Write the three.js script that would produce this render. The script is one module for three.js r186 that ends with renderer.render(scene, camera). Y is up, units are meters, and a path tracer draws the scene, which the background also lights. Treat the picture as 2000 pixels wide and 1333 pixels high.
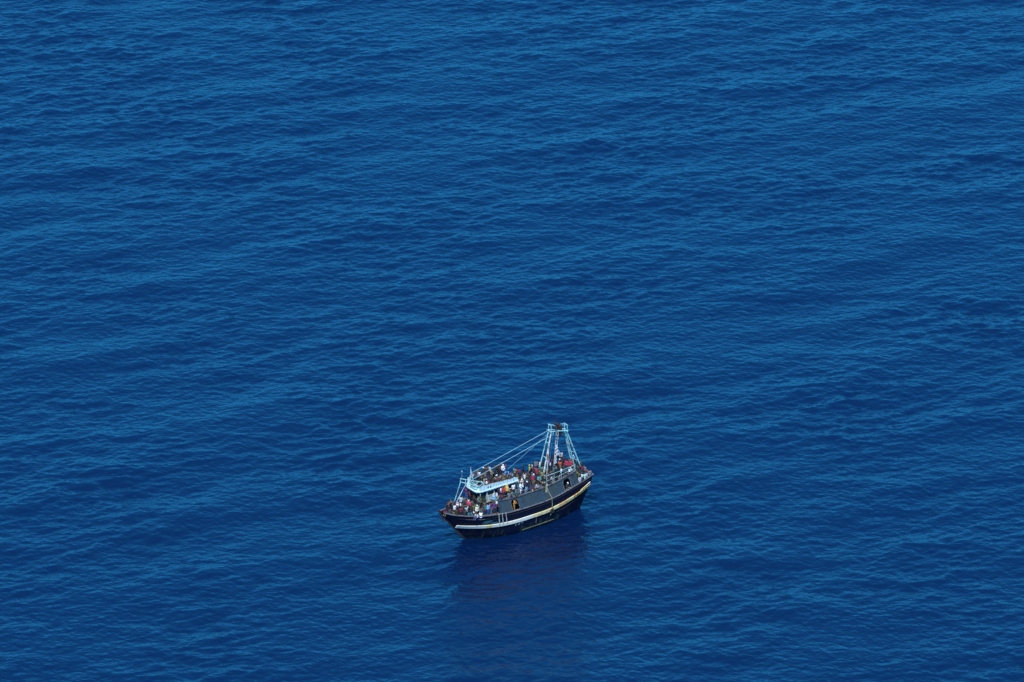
import * as THREE from 'three';
import { mergeGeometries, mergeVertices, toCreasedNormals } from 'three/addons/utils/BufferGeometryUtils.js';
import { RoundedBoxGeometry } from 'three/addons/geometries/RoundedBoxGeometry.js';

// ---------------------------------------------------------------- camera, sky, sun, exposure
const scene = new THREE.Scene();
const renderer = new THREE.WebGLRenderer({ antialias: true });
renderer.setSize(1024, 682);
renderer.toneMapping = THREE.LinearToneMapping;
renderer.toneMappingExposure = 0.93;
renderer.shadowMap.enabled = true;

// a long lens in an aircraft some 300 m above the sea, 700 m from the boat
const camera = new THREE.PerspectiveCamera(8.13, 1024 / 682, 5, 60000);
camera.position.set(-1.1, 318, 624);
camera.rotation.set(THREE.MathUtils.degToRad(-25.05), 0, 0);

const sunDir = new THREE.Vector3(-0.12, 0.84, 0.53).normalize();
const sun = new THREE.DirectionalLight(new THREE.Color(1.0, 0.97, 0.91), 4.7);
sun.position.copy(sunDir).multiplyScalar(120);
sun.castShadow = true;
Object.assign(sun.shadow.camera, { left: -30, right: 30, top: 30, bottom: -30, near: 10, far: 260 });
sun.shadow.mapSize.set(2048, 2048);
scene.add(sun, sun.target);

const SKY = { k: 0.9, z: [0.035, 0.34, 1.0], h: [0.09, 1.12, 2.3] };
// clear midday sky: deep blue overhead, paler toward the horizon, brighter round the sun
{
  const W = 512, H = 256, d = new Float32Array(W * H * 4);
  const v = new THREE.Vector3();
  for (let j = 0; j < H; j++) for (let i = 0; i < W; i++) {
    const el = ((j + 0.5) / H - 0.5) * Math.PI, az = ((i + 0.5) / W - 0.5) * 2 * Math.PI;
    v.set(Math.cos(el) * Math.cos(az), Math.sin(el), Math.cos(el) * Math.sin(az));
    const up = Math.max(0, v.y), air = Math.exp(-up * 4.2), c = Math.max(0, v.dot(sunDir));
    const glow = 0.10 * Math.pow(c, 6) + 0.16 * Math.pow(c, 40);
    const o = (j * W + i) * 4;
    d[o] = SKY.k * (SKY.z[0] + (SKY.h[0] - SKY.z[0]) * air + glow * 1.0);
    d[o + 1] = SKY.k * (SKY.z[1] + (SKY.h[1] - SKY.z[1]) * air + glow * 0.95);
    d[o + 2] = SKY.k * (SKY.z[2] + (SKY.h[2] - SKY.z[2]) * air + glow * 0.85);
    d[o + 3] = 1;
  }
  const t = new THREE.DataTexture(d, W, H, THREE.RGBAFormat, THREE.FloatType);
  t.mapping = THREE.EquirectangularReflectionMapping;
  t.magFilter = THREE.LinearFilter; t.needsUpdate = true;
  scene.background = t; scene.environment = t;
}

// ---------------------------------------------------------------- helpers
function rng(seed) { let a = seed >>> 0; return () => { a = (a + 0x6D2B79F5) >>> 0; let t = a; t = Math.imul(t ^ (t >>> 15), t | 1); t ^= t + Math.imul(t ^ (t >>> 7), t | 61); return ((t ^ (t >>> 14)) >>> 0) / 4294967296; }; }
function gauss(r) { return Math.sqrt(-2 * Math.log(1 - r())) * Math.cos(2 * Math.PI * r()); }
const smooth = (a, b, x) => { const t = Math.min(1, Math.max(0, (x - a) / (b - a))); return t * t * (3 - 2 * t); };
function fft(re, im, n, off, stride) {
  for (let i = 1, j = 0; i < n; i++) {
    let bit = n >> 1; for (; j & bit; bit >>= 1) j ^= bit; j ^= bit;
    if (i < j) { const p = off + i * stride, q = off + j * stride; let t = re[p]; re[p] = re[q]; re[q] = t; t = im[p]; im[p] = im[q]; im[q] = t; }
  }
  for (let len = 2; len <= n; len <<= 1) {
    const half = len >> 1, ang = 2 * Math.PI / len;
    for (let k = 0; k < half; k++) {
      const wr = Math.cos(ang * k), wi = Math.sin(ang * k);
      for (let i = k; i < n; i += len) {
        const p = off + i * stride, q = p + half * stride;
        const xr = re[q] * wr - im[q] * wi, xi = re[q] * wi + im[q] * wr;
        re[q] = re[p] - xr; im[q] = im[p] - xi; re[p] += xr; im[p] += xi;
      }
    }
  }
}
// a random wave field with a given spectrum: two independent fields come out of one transform (its real and imaginary parts)
function waveField(nx, nz, lx, lz, spectrum, seed) {
  const re = new Float64Array(nx * nz), im = new Float64Array(nx * nz), r = rng(seed);
  for (let j = 0; j < nz; j++) for (let i = 0; i < nx; i++) {
    const kx = 2 * Math.PI * (i < nx / 2 ? i : i - nx) / lx, kz = 2 * Math.PI * (j < nz / 2 ? j : j - nz) / lz;
    const k = Math.hypot(kx, kz), g1 = gauss(r), g2 = gauss(r);
    const a = k > 0 ? Math.sqrt(spectrum(k, kx, kz)) : 0;
    re[j * nx + i] = g1 * a; im[j * nx + i] = g2 * a;
  }
  for (let j = 0; j < nz; j++) fft(re, im, nx, j * nx, 1);
  for (let i = 0; i < nx; i++) fft(re, im, nz, i, nx);
  return re;
}
const rmsSlope = (h, nx, nz, dx, dz) => { let s = 0; for (let j = 0; j < nz; j++) for (let i = 0; i < nx; i++) { const a = (h[j * nx + (i + 1) % nx] - h[j * nx + i]) / dx, b = (h[((j + 1) % nz) * nx + i] - h[j * nx + i]) / dz; s += a * a + b * b; } return Math.sqrt(s / nx / nz); };

// ---------------------------------------------------------------- the sea
// wind waves running almost straight at the viewer over a long low swell
const SEA = { slope: 0.118, swell: 0.040, ripple: 0.105, fall: 3.4, rough: 0.2, ior: 1.5, color: [0.0009, 0.0100, 0.046] };
const windDir = [0.22, 0.975];
const seaSpectrum = (k, kx, kz) => {
  const L = 1.45, c = Math.abs(kx * windDir[0] + kz * windDir[1]) / k;
  const spread = 0.12 + 0.88 * Math.pow(c, 3.0);
  return Math.exp(-1 / (k * L) ** 2) / k ** SEA.fall * spread * Math.exp(-((k * 0.16) ** 2));
};
const NX = 512, NZ = 1024, LX = 240, LZ = 300;
const hWind = waveField(NX, NZ, LX, LZ, seaSpectrum, 11);
{ const s = SEA.slope / rmsSlope(hWind, NX, NZ, LX / NX, LZ / NZ); for (let i = 0; i < hWind.length; i++) hWind[i] *= s; }
const swellDir = [0.45, 0.893];
const hSwell = waveField(NX, NZ, LX, LZ, (k, kx, kz) => {
  const c = Math.abs(kx * swellDir[0] + kz * swellDir[1]) / k;
  return Math.exp(-(((k - 0.30) / 0.2) ** 2)) * Math.pow(c, 6) / k;
}, 12);
{ const s = SEA.swell / rmsSlope(hSwell, NX, NZ, LX / NX, LZ / NZ); for (let i = 0; i < hSwell.length; i++) hSwell[i] *= s; }
const wrap = (i, n) => ((i % n) + n) % n;
function sampleField(f, x, z) {
  const u = (x + LX / 2) / LX * NX, w = (z + 225) / LZ * NZ, i = Math.floor(u), j = Math.floor(w), a = u - i, b = w - j;
  const i0 = wrap(i, NX), i1 = wrap(i + 1, NX), j0 = wrap(j, NZ), j1 = wrap(j + 1, NZ);
  return (f[j0 * NX + i0] * (1 - a) + f[j0 * NX + i1] * a) * (1 - b) + (f[j1 * NX + i0] * (1 - a) + f[j1 * NX + i1] * a) * b;
}
// gusts raise the wind waves in some patches; the boat's hull leaves a calmer lee on the side toward the aircraft
const gustField = waveField(64, 64, LX, LZ, (k, kx, kz) => Math.exp(-((k - 0.1) ** 2) / 0.008), 15);
{ let q = 0; for (const v of gustField) q += v * v; q = Math.sqrt(q / gustField.length); for (let i = 0; i < gustField.length; i++) gustField[i] /= q; }
function gust(x, z) { const u = (x + LX / 2) / LX * 64, w = (z + 225) / LZ * 64, i = Math.floor(u), j = Math.floor(w), a = u - i, b = w - j, f = (p, q) => gustField[wrap(q, 64) * 64 + wrap(p, 64)]; return (f(i, j) * (1 - a) + f(i + 1, j) * a) * (1 - b) + (f(i, j + 1) * (1 - a) + f(i + 1, j + 1) * a) * b; }
function lee(x, z) { const a = Math.abs(x + 0.5 + 0.08 * z) - 6, n = Math.max(0, a) / 5; return Math.exp(-n * n) * smooth(-2, 6, z) * (1 - smooth(10, 26, z)); }
function seaHeight(x, z) { return sampleField(hWind, x, z) * Math.max(0.5, 1 + 0.26 * gust(x, z)) * (1 - 0.5 * lee(x, z)) + sampleField(hSwell, x, z); }

const waterBump = (() => {
  const n = 1024, L = 38, h = waveField(n, n, L, L, (k, kx, kz) => {
    const c = Math.abs(kx * windDir[0] + kz * windDir[1]) / k;
    return (k > 4.6 ? 1 : Math.exp(-(((k - 4.6) / 1.3) ** 2))) / k ** 4.2 * (0.22 + 0.78 * c * c) * Math.exp(-((k * 0.03) ** 2));
  }, 21);
  let lo = 1e9, hi = -1e9; const s = SEA.ripple / rmsSlope(h, n, n, L / n, L / n);
  for (const v of h) { lo = Math.min(lo, v); hi = Math.max(hi, v); }
  const d = new Float32Array(n * n * 4);
  for (let i = 0; i < n * n; i++) { const v = (h[i] - lo) / (hi - lo); d[4 * i] = d[4 * i + 1] = d[4 * i + 2] = v; d[4 * i + 3] = 1; }
  const t = new THREE.DataTexture(d, n, n, THREE.RGBAFormat, THREE.FloatType);
  t.wrapS = t.wrapT = THREE.RepeatWrapping; t.magFilter = THREE.LinearFilter; t.repeat.set(1 / L, 1 / L); t.needsUpdate = true;
  return { t, scale: (hi - lo) * s };
})();
const waterMat = new THREE.MeshPhysicalMaterial({ color: new THREE.Color().setRGB(...SEA.color), roughness: SEA.rough, ior: SEA.ior, bumpMap: waterBump.t, bumpScale: waterBump.scale });
{
  // one sheet: fine where the lens looks, coarser and coarser out to the horizon
  const lines = (a, b, step, far) => { const p = []; for (let v = a; v <= b + 1e-6; v += step) p.push(v); let d = step * 2, v = a; const lo = []; while (v > -far) { v -= d; d *= 1.22; lo.push(v); } d = step * 2; v = b; const hi = []; while (v < far) { v += d; d *= 1.22; hi.push(v); } return [...lo.reverse(), ...p, ...hi]; };
  const X1 = 222 * LX / NX, Z0 = -225 + 34 * LZ / NZ, Z1 = -225 + 980 * LZ / NZ;
  const xs = lines(-X1, X1, LX / NX, 24000), zs = lines(Z0, Z1, LZ / NZ, 24000), nx = xs.length, nz = zs.length;
  const pos = new Float32Array(nx * nz * 3), uv = new Float32Array(nx * nz * 2), idx = new Uint32Array((nx - 1) * (nz - 1) * 6);
  for (let j = 0; j < nz; j++) for (let i = 0; i < nx; i++) {
    const x = xs[i], z = zs[j], o = j * nx + i, out = Math.max(Math.abs(x) - X1, Z0 - z, z - Z1, 0);
    pos[o * 3] = x; pos[o * 3 + 1] = seaHeight(x, z) * (1 - smooth(0, 40, out)); pos[o * 3 + 2] = z;
    uv[o * 2] = x; uv[o * 2 + 1] = -z;
  }
  let q = 0;
  for (let j = 0; j < nz - 1; j++) for (let i = 0; i < nx - 1; i++) { const a = j * nx + i, b = a + 1, c = a + nx, d = c + 1; idx[q++] = a; idx[q++] = c; idx[q++] = b; idx[q++] = b; idx[q++] = c; idx[q++] = d; }
  const g = new THREE.BufferGeometry();
  g.setAttribute('position', new THREE.BufferAttribute(pos, 3)); g.setAttribute('uv', new THREE.BufferAttribute(uv, 2)); g.setIndex(new THREE.BufferAttribute(idx, 1));
  g.computeVertexNormals();
  const sea = new THREE.Mesh(g, waterMat); sea.name = 'sea'; sea.receiveShadow = true; sea.castShadow = true;
  sea.userData = { kind: 'structure', label: 'deep blue open sea with small wind ripples and low swell', category: 'sea' };
  scene.add(sea);
}

// ---------------------------------------------------------------- the fishing boat
// its own axes: x toward the bow, y up, z toward starboard (the side away from the aircraft); the origin is amidships on the waterline
const boat = new THREE.Group(); boat.name = 'fishing_boat';
boat.position.set(-0.95, 0, 6.2); boat.rotation.y = Math.PI + THREE.MathUtils.degToRad(35);
boat.userData = { label: 'overcrowded wooden fishing trawler, dark hull with rusty white rubbing band', category: 'boat' };
scene.add(boat);
const V = (x, y, z) => new THREE.Vector3(x, y, z);
const lerp = (a, b, t) => a + (b - a) * t, clamp01 = t => Math.min(1, Math.max(0, t));
function table(pts) { return x => { if (x <= pts[0][0]) return pts[0][1]; for (let i = 1; i < pts.length; i++) if (x <= pts[i][0]) { const t = (x - pts[i - 1][0]) / (pts[i][0] - pts[i - 1][0]); const p0 = pts[Math.max(0, i - 2)], p1 = pts[i - 1], p2 = pts[i], p3 = pts[Math.min(pts.length - 1, i + 1)]; const m1 = (p2[1] - p0[1]) / (p2[0] - p0[0]) * (p2[0] - p1[0]), m2 = (p3[1] - p1[1]) / (p3[0] - p1[0]) * (p2[0] - p1[0]); const t2 = t * t, t3 = t2 * t; return (2 * t3 - 3 * t2 + 1) * p1[1] + (t3 - 2 * t2 + t) * m1 + (-2 * t3 + 3 * t2) * p2[1] + (t3 - t2) * m2; } return pts[pts.length - 1][1]; }; }
const capY = table([[-13, 5.62], [-12.2, 5.42], [-9, 4.9], [-4.7, 4.2], [0.5, 4.05], [4.4, 4.25], [8.5, 4.7], [11, 5.2], [12.8, 5.7]]);
const beltY = table([[-12.6, 4.0], [-9.8, 3.25], [-4.5, 2.42], [0, 2.3], [2.6, 2.34], [6.2, 2.45], [8.3, 2.6], [10.6, 2.85]]);
const bowX = y => y >= 0 ? 8.3 + 4.5 * Math.pow(y / 5.7, 0.92) : 8.3 + y * 0.9;
const sternX = y => -11.2 - 1.15 * clamp01(y / 5.4);
function halfBeam(u, y) {
  const n = Math.min(1.25, Math.max(-0.3, y / 4.5));
  const B = y >= 0 ? 2.75 + 0.6 * Math.sqrt(Math.min(1, n)) : 2.75 + y * 0.9;
  const e = u < 0.42 ? 1 - Math.pow(1 - u / 0.42, 2.1) : 1;
  const st = u > 0.6 ? 1 - lerp(0.62, 0.26, clamp01(n)) * Math.pow((u - 0.6) / 0.4, 2.3) : 1;
  return Math.max(0.02, B * Math.pow(Math.max(e, 0), lerp(1.15, 0.74, clamp01(n))) * st);
}
const uAt = (x, y) => clamp01((bowX(y) - x) / (bowX(y) - sternX(y)));
const beamAt = (x, y) => halfBeam(uAt(x, y), y);
const upperY = x => capY(x) + 1.8;
const capBeam = x => beamAt(x, capY(x));

// ---- materials
const rgb = (r, g, b) => new THREE.Color().setRGB(r, g, b);
function noise2(seed) {
  const r = rng(seed), n = 256, t = new Float32Array(n * n); for (let i = 0; i < t.length; i++) t[i] = r();
  const at = (i, j) => t[wrap(j, n) * n + wrap(i, n)];
  return (x, y) => { const i = Math.floor(x), j = Math.floor(y), a = x - i, b = y - j, s = a * a * (3 - 2 * a), q = b * b * (3 - 2 * b); return lerp(lerp(at(i, j), at(i + 1, j), s), lerp(at(i, j + 1), at(i + 1, j + 1), s), q); };
}
const n1 = noise2(5);
const fbm = (x, y) => 0.5 * n1(x, y) + 0.28 * n1(x * 2.1 + 7, y * 2.1) + 0.15 * n1(x * 4.3, y * 4.3 + 3) + 0.07 * n1(x * 9.1, y * 9.1);
function colourTexture(w, h, f) {
  const d = new Uint8Array(w * h * 4), c = [0, 0, 0];
  const enc = v => Math.round(255 * (v <= 0.0031308 ? 12.92 * v : 1.055 * Math.pow(v, 1 / 2.4) - 0.055));
  for (let j = 0; j < h; j++) for (let i = 0; i < w; i++) { f((i + 0.5) / w, (j + 0.5) / h, c); const o = (j * w + i) * 4; d[o] = enc(clamp01(c[0])); d[o + 1] = enc(clamp01(c[1])); d[o + 2] = enc(clamp01(c[2])); d[o + 3] = 255; }
  const t = new THREE.DataTexture(d, w, h); t.colorSpace = THREE.SRGBColorSpace; t.wrapS = t.wrapT = THREE.RepeatWrapping; t.magFilter = THREE.LinearFilter; t.needsUpdate = true; return t;
}
// worn paint: a coat colour, a second tone in patches and stains of dirt or rust; uv in metres over a 4 m tile
function worn(coat, tone, stain, amount, seed, rough = 0.7) {
  const map = colourTexture(256, 256, (u, v, c) => {
    const x = u * 16 + seed, y = v * 16, p = smooth(0.42, 0.66, fbm(x, y)), s = smooth(1 - amount, 1.08 - amount, fbm(x * 1.7 + 31, y * 0.8 + 11)), g = 0.9 + 0.2 * n1(x * 14, y * 14);
    for (let k = 0; k < 3; k++) c[k] = lerp(lerp(coat[k], tone[k], p), stain[k], s) * g;
  });
  map.repeat.set(0.25, 0.25);
  return new THREE.MeshPhysicalMaterial({ map, roughness: rough, specularIntensity: 0.4 });
}
const M = {
  greyWall: [0, 1, 2].map(i => worn([0.029, 0.062, 0.088], [0.018 + 0.006 * i, 0.043 + 0.006 * i, 0.066], [0.05, 0.046, 0.036], 0.42, 3 + i * 17)),
  cap: worn([0.16, 0.17, 0.19], [0.10, 0.105, 0.12], [0.09, 0.05, 0.03], 0.36, 9),
  deck: worn([0.16, 0.15, 0.13], [0.12, 0.12, 0.115], [0.06, 0.05, 0.045], 0.42, 14),
  white: worn([0.66, 0.83, 0.82], [0.56, 0.77, 0.78], [0.28, 0.34, 0.32], 0.38, 23, 0.55),
  aqua: worn([0.32, 0.68, 0.68], [0.24, 0.56, 0.58], [0.26, 0.17, 0.10], 0.42, 29, 0.5),
  pale: worn([0.56, 0.68, 0.66], [0.44, 0.58, 0.58], [0.28, 0.17, 0.10], 0.44, 35, 0.5),
  beltWhite: worn([0.90, 0.86, 0.72], [0.84, 0.80, 0.62], [0.60, 0.42, 0.18], 0.26, 41),
  beltCream: worn([0.84, 0.68, 0.26], [0.86, 0.76, 0.48], [0.62, 0.32, 0.08], 0.38, 47),
  beltRust: worn([0.74, 0.44, 0.12], [0.80, 0.62, 0.30], [0.46, 0.17, 0.04], 0.44, 53),
  dark: worn([0.018, 0.02, 0.028], [0.03, 0.03, 0.035], [0.06, 0.035, 0.02], 0.36, 59),
  wheelhouse: worn([0.16, 0.34, 0.40], [0.12, 0.28, 0.34], [0.12, 0.10, 0.08], 0.36, 65),
  rust: worn([0.07, 0.035, 0.022], [0.045, 0.027, 0.022], [0.03, 0.025, 0.02], 0.45, 71),
  algae: worn([0.13, 0.17, 0.08], [0.22, 0.24, 0.12], [0.05, 0.08, 0.05], 0.45, 77),
  rope: worn([0.30, 0.30, 0.20], [0.24, 0.26, 0.16], [0.14, 0.13, 0.08], 0.45, 83, 0.9),
  tyre: new THREE.MeshStandardMaterial({ color: rgb(0.018, 0.018, 0.02), roughness: 0.85 }),
  glass: new THREE.MeshPhysicalMaterial({ color: rgb(0.01, 0.014, 0.018), roughness: 0.06, ior: 1.5 }),
  wire: new THREE.MeshStandardMaterial({ color: rgb(0.32, 0.58, 0.64), roughness: 0.45 }),
  mark: new THREE.MeshStandardMaterial({ color: rgb(0.34, 0.42, 0.45), roughness: 0.8 }),
  darkMark: new THREE.MeshStandardMaterial({ color: rgb(0.06, 0.12, 0.14), roughness: 0.8 }),
};
// hull paint: navy black, salt and growth along the waterline, rust weeping below the band
const hullMap = colourTexture(1024, 256, (u, v, c) => {
  const x = u * 26 - 13, y = v * 7.2 - 1.3, p = fbm(u * 60, v * 12), base = [0.0018, 0.0062, 0.024];
  for (let k = 0; k < 3; k++) c[k] = base[k] * (0.75 + 0.6 * p);
  const mix = (col, a) => { for (let k = 0; k < 3; k++) c[k] = lerp(c[k], col[k], a); };
  const streak = n1(u * 260 + 3, v * 5), salt = smooth(0.60, 0.80, fbm(u * 75 + 9, v * 9)) * smooth(0.35, 0.75, streak);
  mix([0.13, 0.19, 0.18], 0.7 * salt * smooth(2.2, 1.4, y) * smooth(2, 6, x));
  mix([0.05, 0.085, 0.05], 0.6 * smooth(0.5, 0.72, fbm(u * 48 + 40, v * 10)) * smooth(1.6, 0.5, y));
  mix([0.06, 0.024, 0.028], 0.5 * smooth(0.52, 0.68, fbm(u * 40 + 80, v * 8 + 4)) * smooth(-5, -9, x) * smooth(2.6, 1.7, y));
  mix([0.07, 0.045, 0.03], 0.4 * smooth(0.62, 0.75, fbm(u * 150, v * 6 + 20)) * smooth(0.5, 0.8, streak));
  mix([0.05, 0.19, 0.24], 0.7 * smooth(0.45, 0.55, fbm(u * 30 + 5, v * 14 + 9)) * smooth(4.2, 4.6, x) * smooth(7.2, 6.6, x) * smooth(2.7, 2.9, y) * smooth(3.6, 3.4, y));
});
M.hull = new THREE.MeshPhysicalMaterial({ map: hullMap, roughness: 0.7, specularIntensity: 0.3 });

// ---- builders
function put(parent, name, geo, mat, label) { const m = new THREE.Mesh(geo, mat); m.name = name; m.castShadow = m.receiveShadow = true; if (label) m.userData.label = label; parent.add(m); return m; }
function group(parent, name) { const g = new THREE.Group(); g.name = name; parent.add(g); return g; }
function metreUV(g) { // box projection, one uv unit to the metre
  if (g.index) g = g.toNonIndexed();
  const p = g.attributes.position, uv = new Float32Array(p.count * 2); g.computeVertexNormals(); const n = g.attributes.normal;
  for (let i = 0; i < p.count; i++) { const ax = Math.abs(n.getX(i)), ay = Math.abs(n.getY(i)), az = Math.abs(n.getZ(i)); if (ay >= ax && ay >= az) { uv[2 * i] = p.getX(i); uv[2 * i + 1] = p.getZ(i); } else if (az >= ax) { uv[2 * i] = p.getX(i); uv[2 * i + 1] = p.getY(i); } else { uv[2 * i] = p.getZ(i); uv[2 * i + 1] = p.getY(i); } }
  g.setAttribute('uv', new THREE.BufferAttribute(uv, 2)); return g;
}
function prism(c) { // eight corners: bottom ring 0-3, top ring 4-7
  const g = new THREE.BufferGeometry(), a = []; c.forEach(p => a.push(p.x, p.y, p.z)); g.setAttribute('position', new THREE.Float32BufferAttribute(a, 3));
  g.setIndex([0, 2, 1, 0, 3, 2, 4, 5, 6, 4, 6, 7, 0, 1, 5, 0, 5, 4, 1, 2, 6, 1, 6, 5, 2, 3, 7, 2, 7, 6, 3, 0, 4, 3, 4, 7]);
  return metreUV(g);
}
const rbox = (x, y, z, w, h, d, r = 0.02) => { const g = new RoundedBoxGeometry(w, h, d, 1, Math.min(r, w / 3, h / 3, d / 3)); g.translate(x, y, z); return metreUV(g); };
function rod(a, b, r, r2 = r, seg = 7) {
  const L = a.distanceTo(b), g = new THREE.CylinderGeometry(r2, r, L, seg, 1); g.translate(0, L / 2, 0);
  g.applyQuaternion(new THREE.Quaternion().setFromUnitVectors(V(0, 1, 0), b.clone().sub(a).normalize())); g.translate(a.x, a.y, a.z);
  const uv = g.attributes.uv; for (let i = 0; i < uv.count; i++) uv.setXY(i, uv.getX(i) * 0.6, uv.getY(i) * L); return g;
}
function tubeThrough(pts, r, n = 24, seg = 6) { return new THREE.TubeGeometry(new THREE.CatmullRomCurve3(pts), n, r, seg, false); }
// a timber strip that follows the hull's side: side -1 is port, 1 starboard
function strip(side, xa, xb, yOf, h, proud, inset = 0.03, n = 6) {
  const pos = [], idx = [];
  for (let i = 0; i <= n; i++) {
    const x = lerp(xa, xb, i / n), y = yOf(x), lo = y - h / 2, hi = y + h / 2, q = 0.25 * proud;
    const zl = beamAt(x, lo), zh = beamAt(x, hi);
    for (const [yy, z] of [[lo, zl - inset], [lo, zl + proud - q], [lo + q, zl + proud], [hi - q, zh + proud], [hi, zh + proud - q], [hi, zh - inset]]) pos.push(x, yy, side * z);
  }
  for (let i = 0; i < n; i++) for (let k = 0; k < 6; k++) { const a = i * 6 + k, b = i * 6 + (k + 1) % 6, c = a + 6, d = b + 6; idx.push(a, c, b, b, c, d); }
  for (const e of [0, n * 6]) for (let k = 1; k < 5; k++) idx.push(e, e + k, e + k + 1);
  const g = new THREE.BufferGeometry(); g.setAttribute('position', new THREE.Float32BufferAttribute(pos, 3)); g.setIndex(idx); return metreUV(g);
}

// ---- hull shell with a thick bulwark
{
  const nu = 72, nv = 16, pos = [], uv = [], idx = [];
  const ring = (u, inner) => { const xc = lerp(bowX(5.7), sternX(5.4), u), yc = capY(xc); const out = []; const deckTo = yc - 0.95; for (let j = 0; j <= nv; j++) { const v = j / nv, y = inner ? lerp(deckTo, yc, v) : lerp(-1.2, yc, Math.pow(v, 0.9)); const x = lerp(bowX(y), sternX(y), u) - (inner ? 0.14 * (1 - u) * smooth(0.12, 0, u) * 2 : 0); const hb = halfBeam(u, y); out.push([x, y, inner ? Math.max(0.01, hb - 0.14) : hb]); } return out; };
  let base = 0;
  const sheet = (side, inner) => {
    for (let i = 0; i <= nu; i++) { const u = Math.pow(i / nu, 1.25); ring(u, inner).forEach(([x, y, z]) => { pos.push(x, y, side * z); uv.push((x + 13) / 26, (y + 1.3) / 7.2); }); }
    for (let i = 0; i < nu; i++) for (let j = 0; j < nv; j++) { const a = base + i * (nv + 1) + j, b = a + 1, c = a + nv + 1, d = c + 1; (side < 0) !== inner ? idx.push(a, b, c, b, d, c) : idx.push(a, c, b, b, c, d); }
    base += (nu + 1) * (nv + 1);
  };
  for (const s of [-1, 1]) { sheet(s, false); sheet(s, true); }
  const g = new THREE.BufferGeometry(); g.setAttribute('position', new THREE.Float32BufferAttribute(pos, 3)); g.setAttribute('uv', new THREE.Float32BufferAttribute(uv, 2)); g.setIndex(idx); g.computeVertexNormals();
  const hull = put(boat, 'hull', g, M.hull, 'dark navy hull streaked with salt, rust and growth');
  // transom
  const tr = [], ti = [];
  for (let j = 0; j <= 12; j++) { const yc = capY(-12.3), y = lerp(-1.2, yc, j / 12), x = sternX(y), z = halfBeam(1, y); for (let k = 0; k <= 8; k++) { const t = k / 8 * 2 - 1; tr.push(x - 0.28 * (1 - t * t), y, t * z); } }
  for (let j = 0; j < 12; j++) for (let k = 0; k < 8; k++) { const a = j * 9 + k; ti.push(a, a + 9, a + 1, a + 1, a + 9, a + 10); }
  const tg = new THREE.BufferGeometry(); tg.setAttribute('position', new THREE.Float32BufferAttribute(tr, 3)); tg.setIndex(ti);
  put(hull, 'transom', metreUV(tg), M.dark);
  // stem post along the raked bow, standing proud of the bulwark
  const sp = []; for (let i = 0; i <= 10; i++) { const y = lerp(-0.6, 6.05, i / 10); sp.push(V(bowX(Math.min(y, 5.9)) + 0.06, y, 0)); }
  for (let i = 0; i < 10; i++) put(hull, 'stem_timber', prism([V(sp[i].x - 0.25, sp[i].y, -0.13), V(sp[i].x + 0.1, sp[i].y, -0.09), V(sp[i].x + 0.1, sp[i].y, 0.09), V(sp[i].x - 0.25, sp[i].y, 0.13), V(sp[i + 1].x - 0.25, sp[i + 1].y, -0.13), V(sp[i + 1].x + 0.1, sp[i + 1].y, -0.09), V(sp[i + 1].x + 0.1, sp[i + 1].y, 0.09), V(sp[i + 1].x - 0.25, sp[i + 1].y, 0.13)]), i % 3 ? M.dark : M.rust);
  // rubbing band, plank after plank
  const rb = rng(77);
  for (const side of [-1, 1]) {
    let x = 10.25;
    while (x > -11.7) {
      const L = 0.75 + rb() * 0.9, xe = Math.max(-12.0, x - L), m = (x + xe) / 2, q = rb();
      const mat = m > 8.2 ? (q < 0.8 ? M.beltWhite : M.beltCream) : m > 6.6 ? (q < 0.45 ? M.beltRust : M.beltWhite) : m > -1 ? (q < 0.88 ? M.beltWhite : M.beltCream) : m > -4.4 ? (q < 0.35 ? M.beltWhite : M.beltCream) : (q < 0.42 ? M.beltRust : q < 0.86 ? M.beltCream : M.beltWhite);
      put(hull, 'rubbing_plank', strip(side, x - 0.008, xe + 0.008, beltY, 0.54, 0.12 + 0.012 * rb()), mat);
      x = xe;
    }
    // forked end of the band below the stern quarter
    for (let i = 0; i < 2; i++) put(hull, 'quarter_plank', strip(side, -10.1 - i * 0.95, -11.03 - i * 0.85, t => beltY(t) + 0.34 + (-t - 10.1) * 0.17, 0.17, 0.09, 0.03, 4), i ? M.beltWhite : M.beltCream);
    // thin pale strake under the bow bulwark, dark strakes between band and cap
    for (let i = 0; i < 5; i++) put(hull, 'bow_strake', strip(side, 10.4 - i * 0.9, 9.52 - i * 0.9, t => capY(t) - 0.62, 0.10, 0.06, 0.03, 4), i > 0 && i < 4 ? M.cap : M.dark);
    for (let i = 0; i < 12; i++) put(hull, 'sheer_strake', strip(side, 5.7 - i * 1.45, 4.27 - i * 1.45, t => capY(t) - 0.42, 0.14, 0.05, 0.03, 4), M.dark);
    for (let i = 0; i < 5; i++) put(hull, 'bilge_strake', strip(side, 0.4 - i * 1.15, -0.73 - i * 1.15, t => 0.42 + 0.02 * (-t) , 0.17, 0.07, 0.03, 4), M.algae, i ? undefined : 'green weed-grown strake just above the water');
    for (let i = 0; i < 6; i++) put(hull, 'stern_strake', strip(side, -5.6 - i * 1.0, -6.58 - i * 1.0, t => beltY(t) - 0.95, 0.12, 0.05, 0.03, 4), i % 2 ? M.rust : M.dark);
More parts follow.
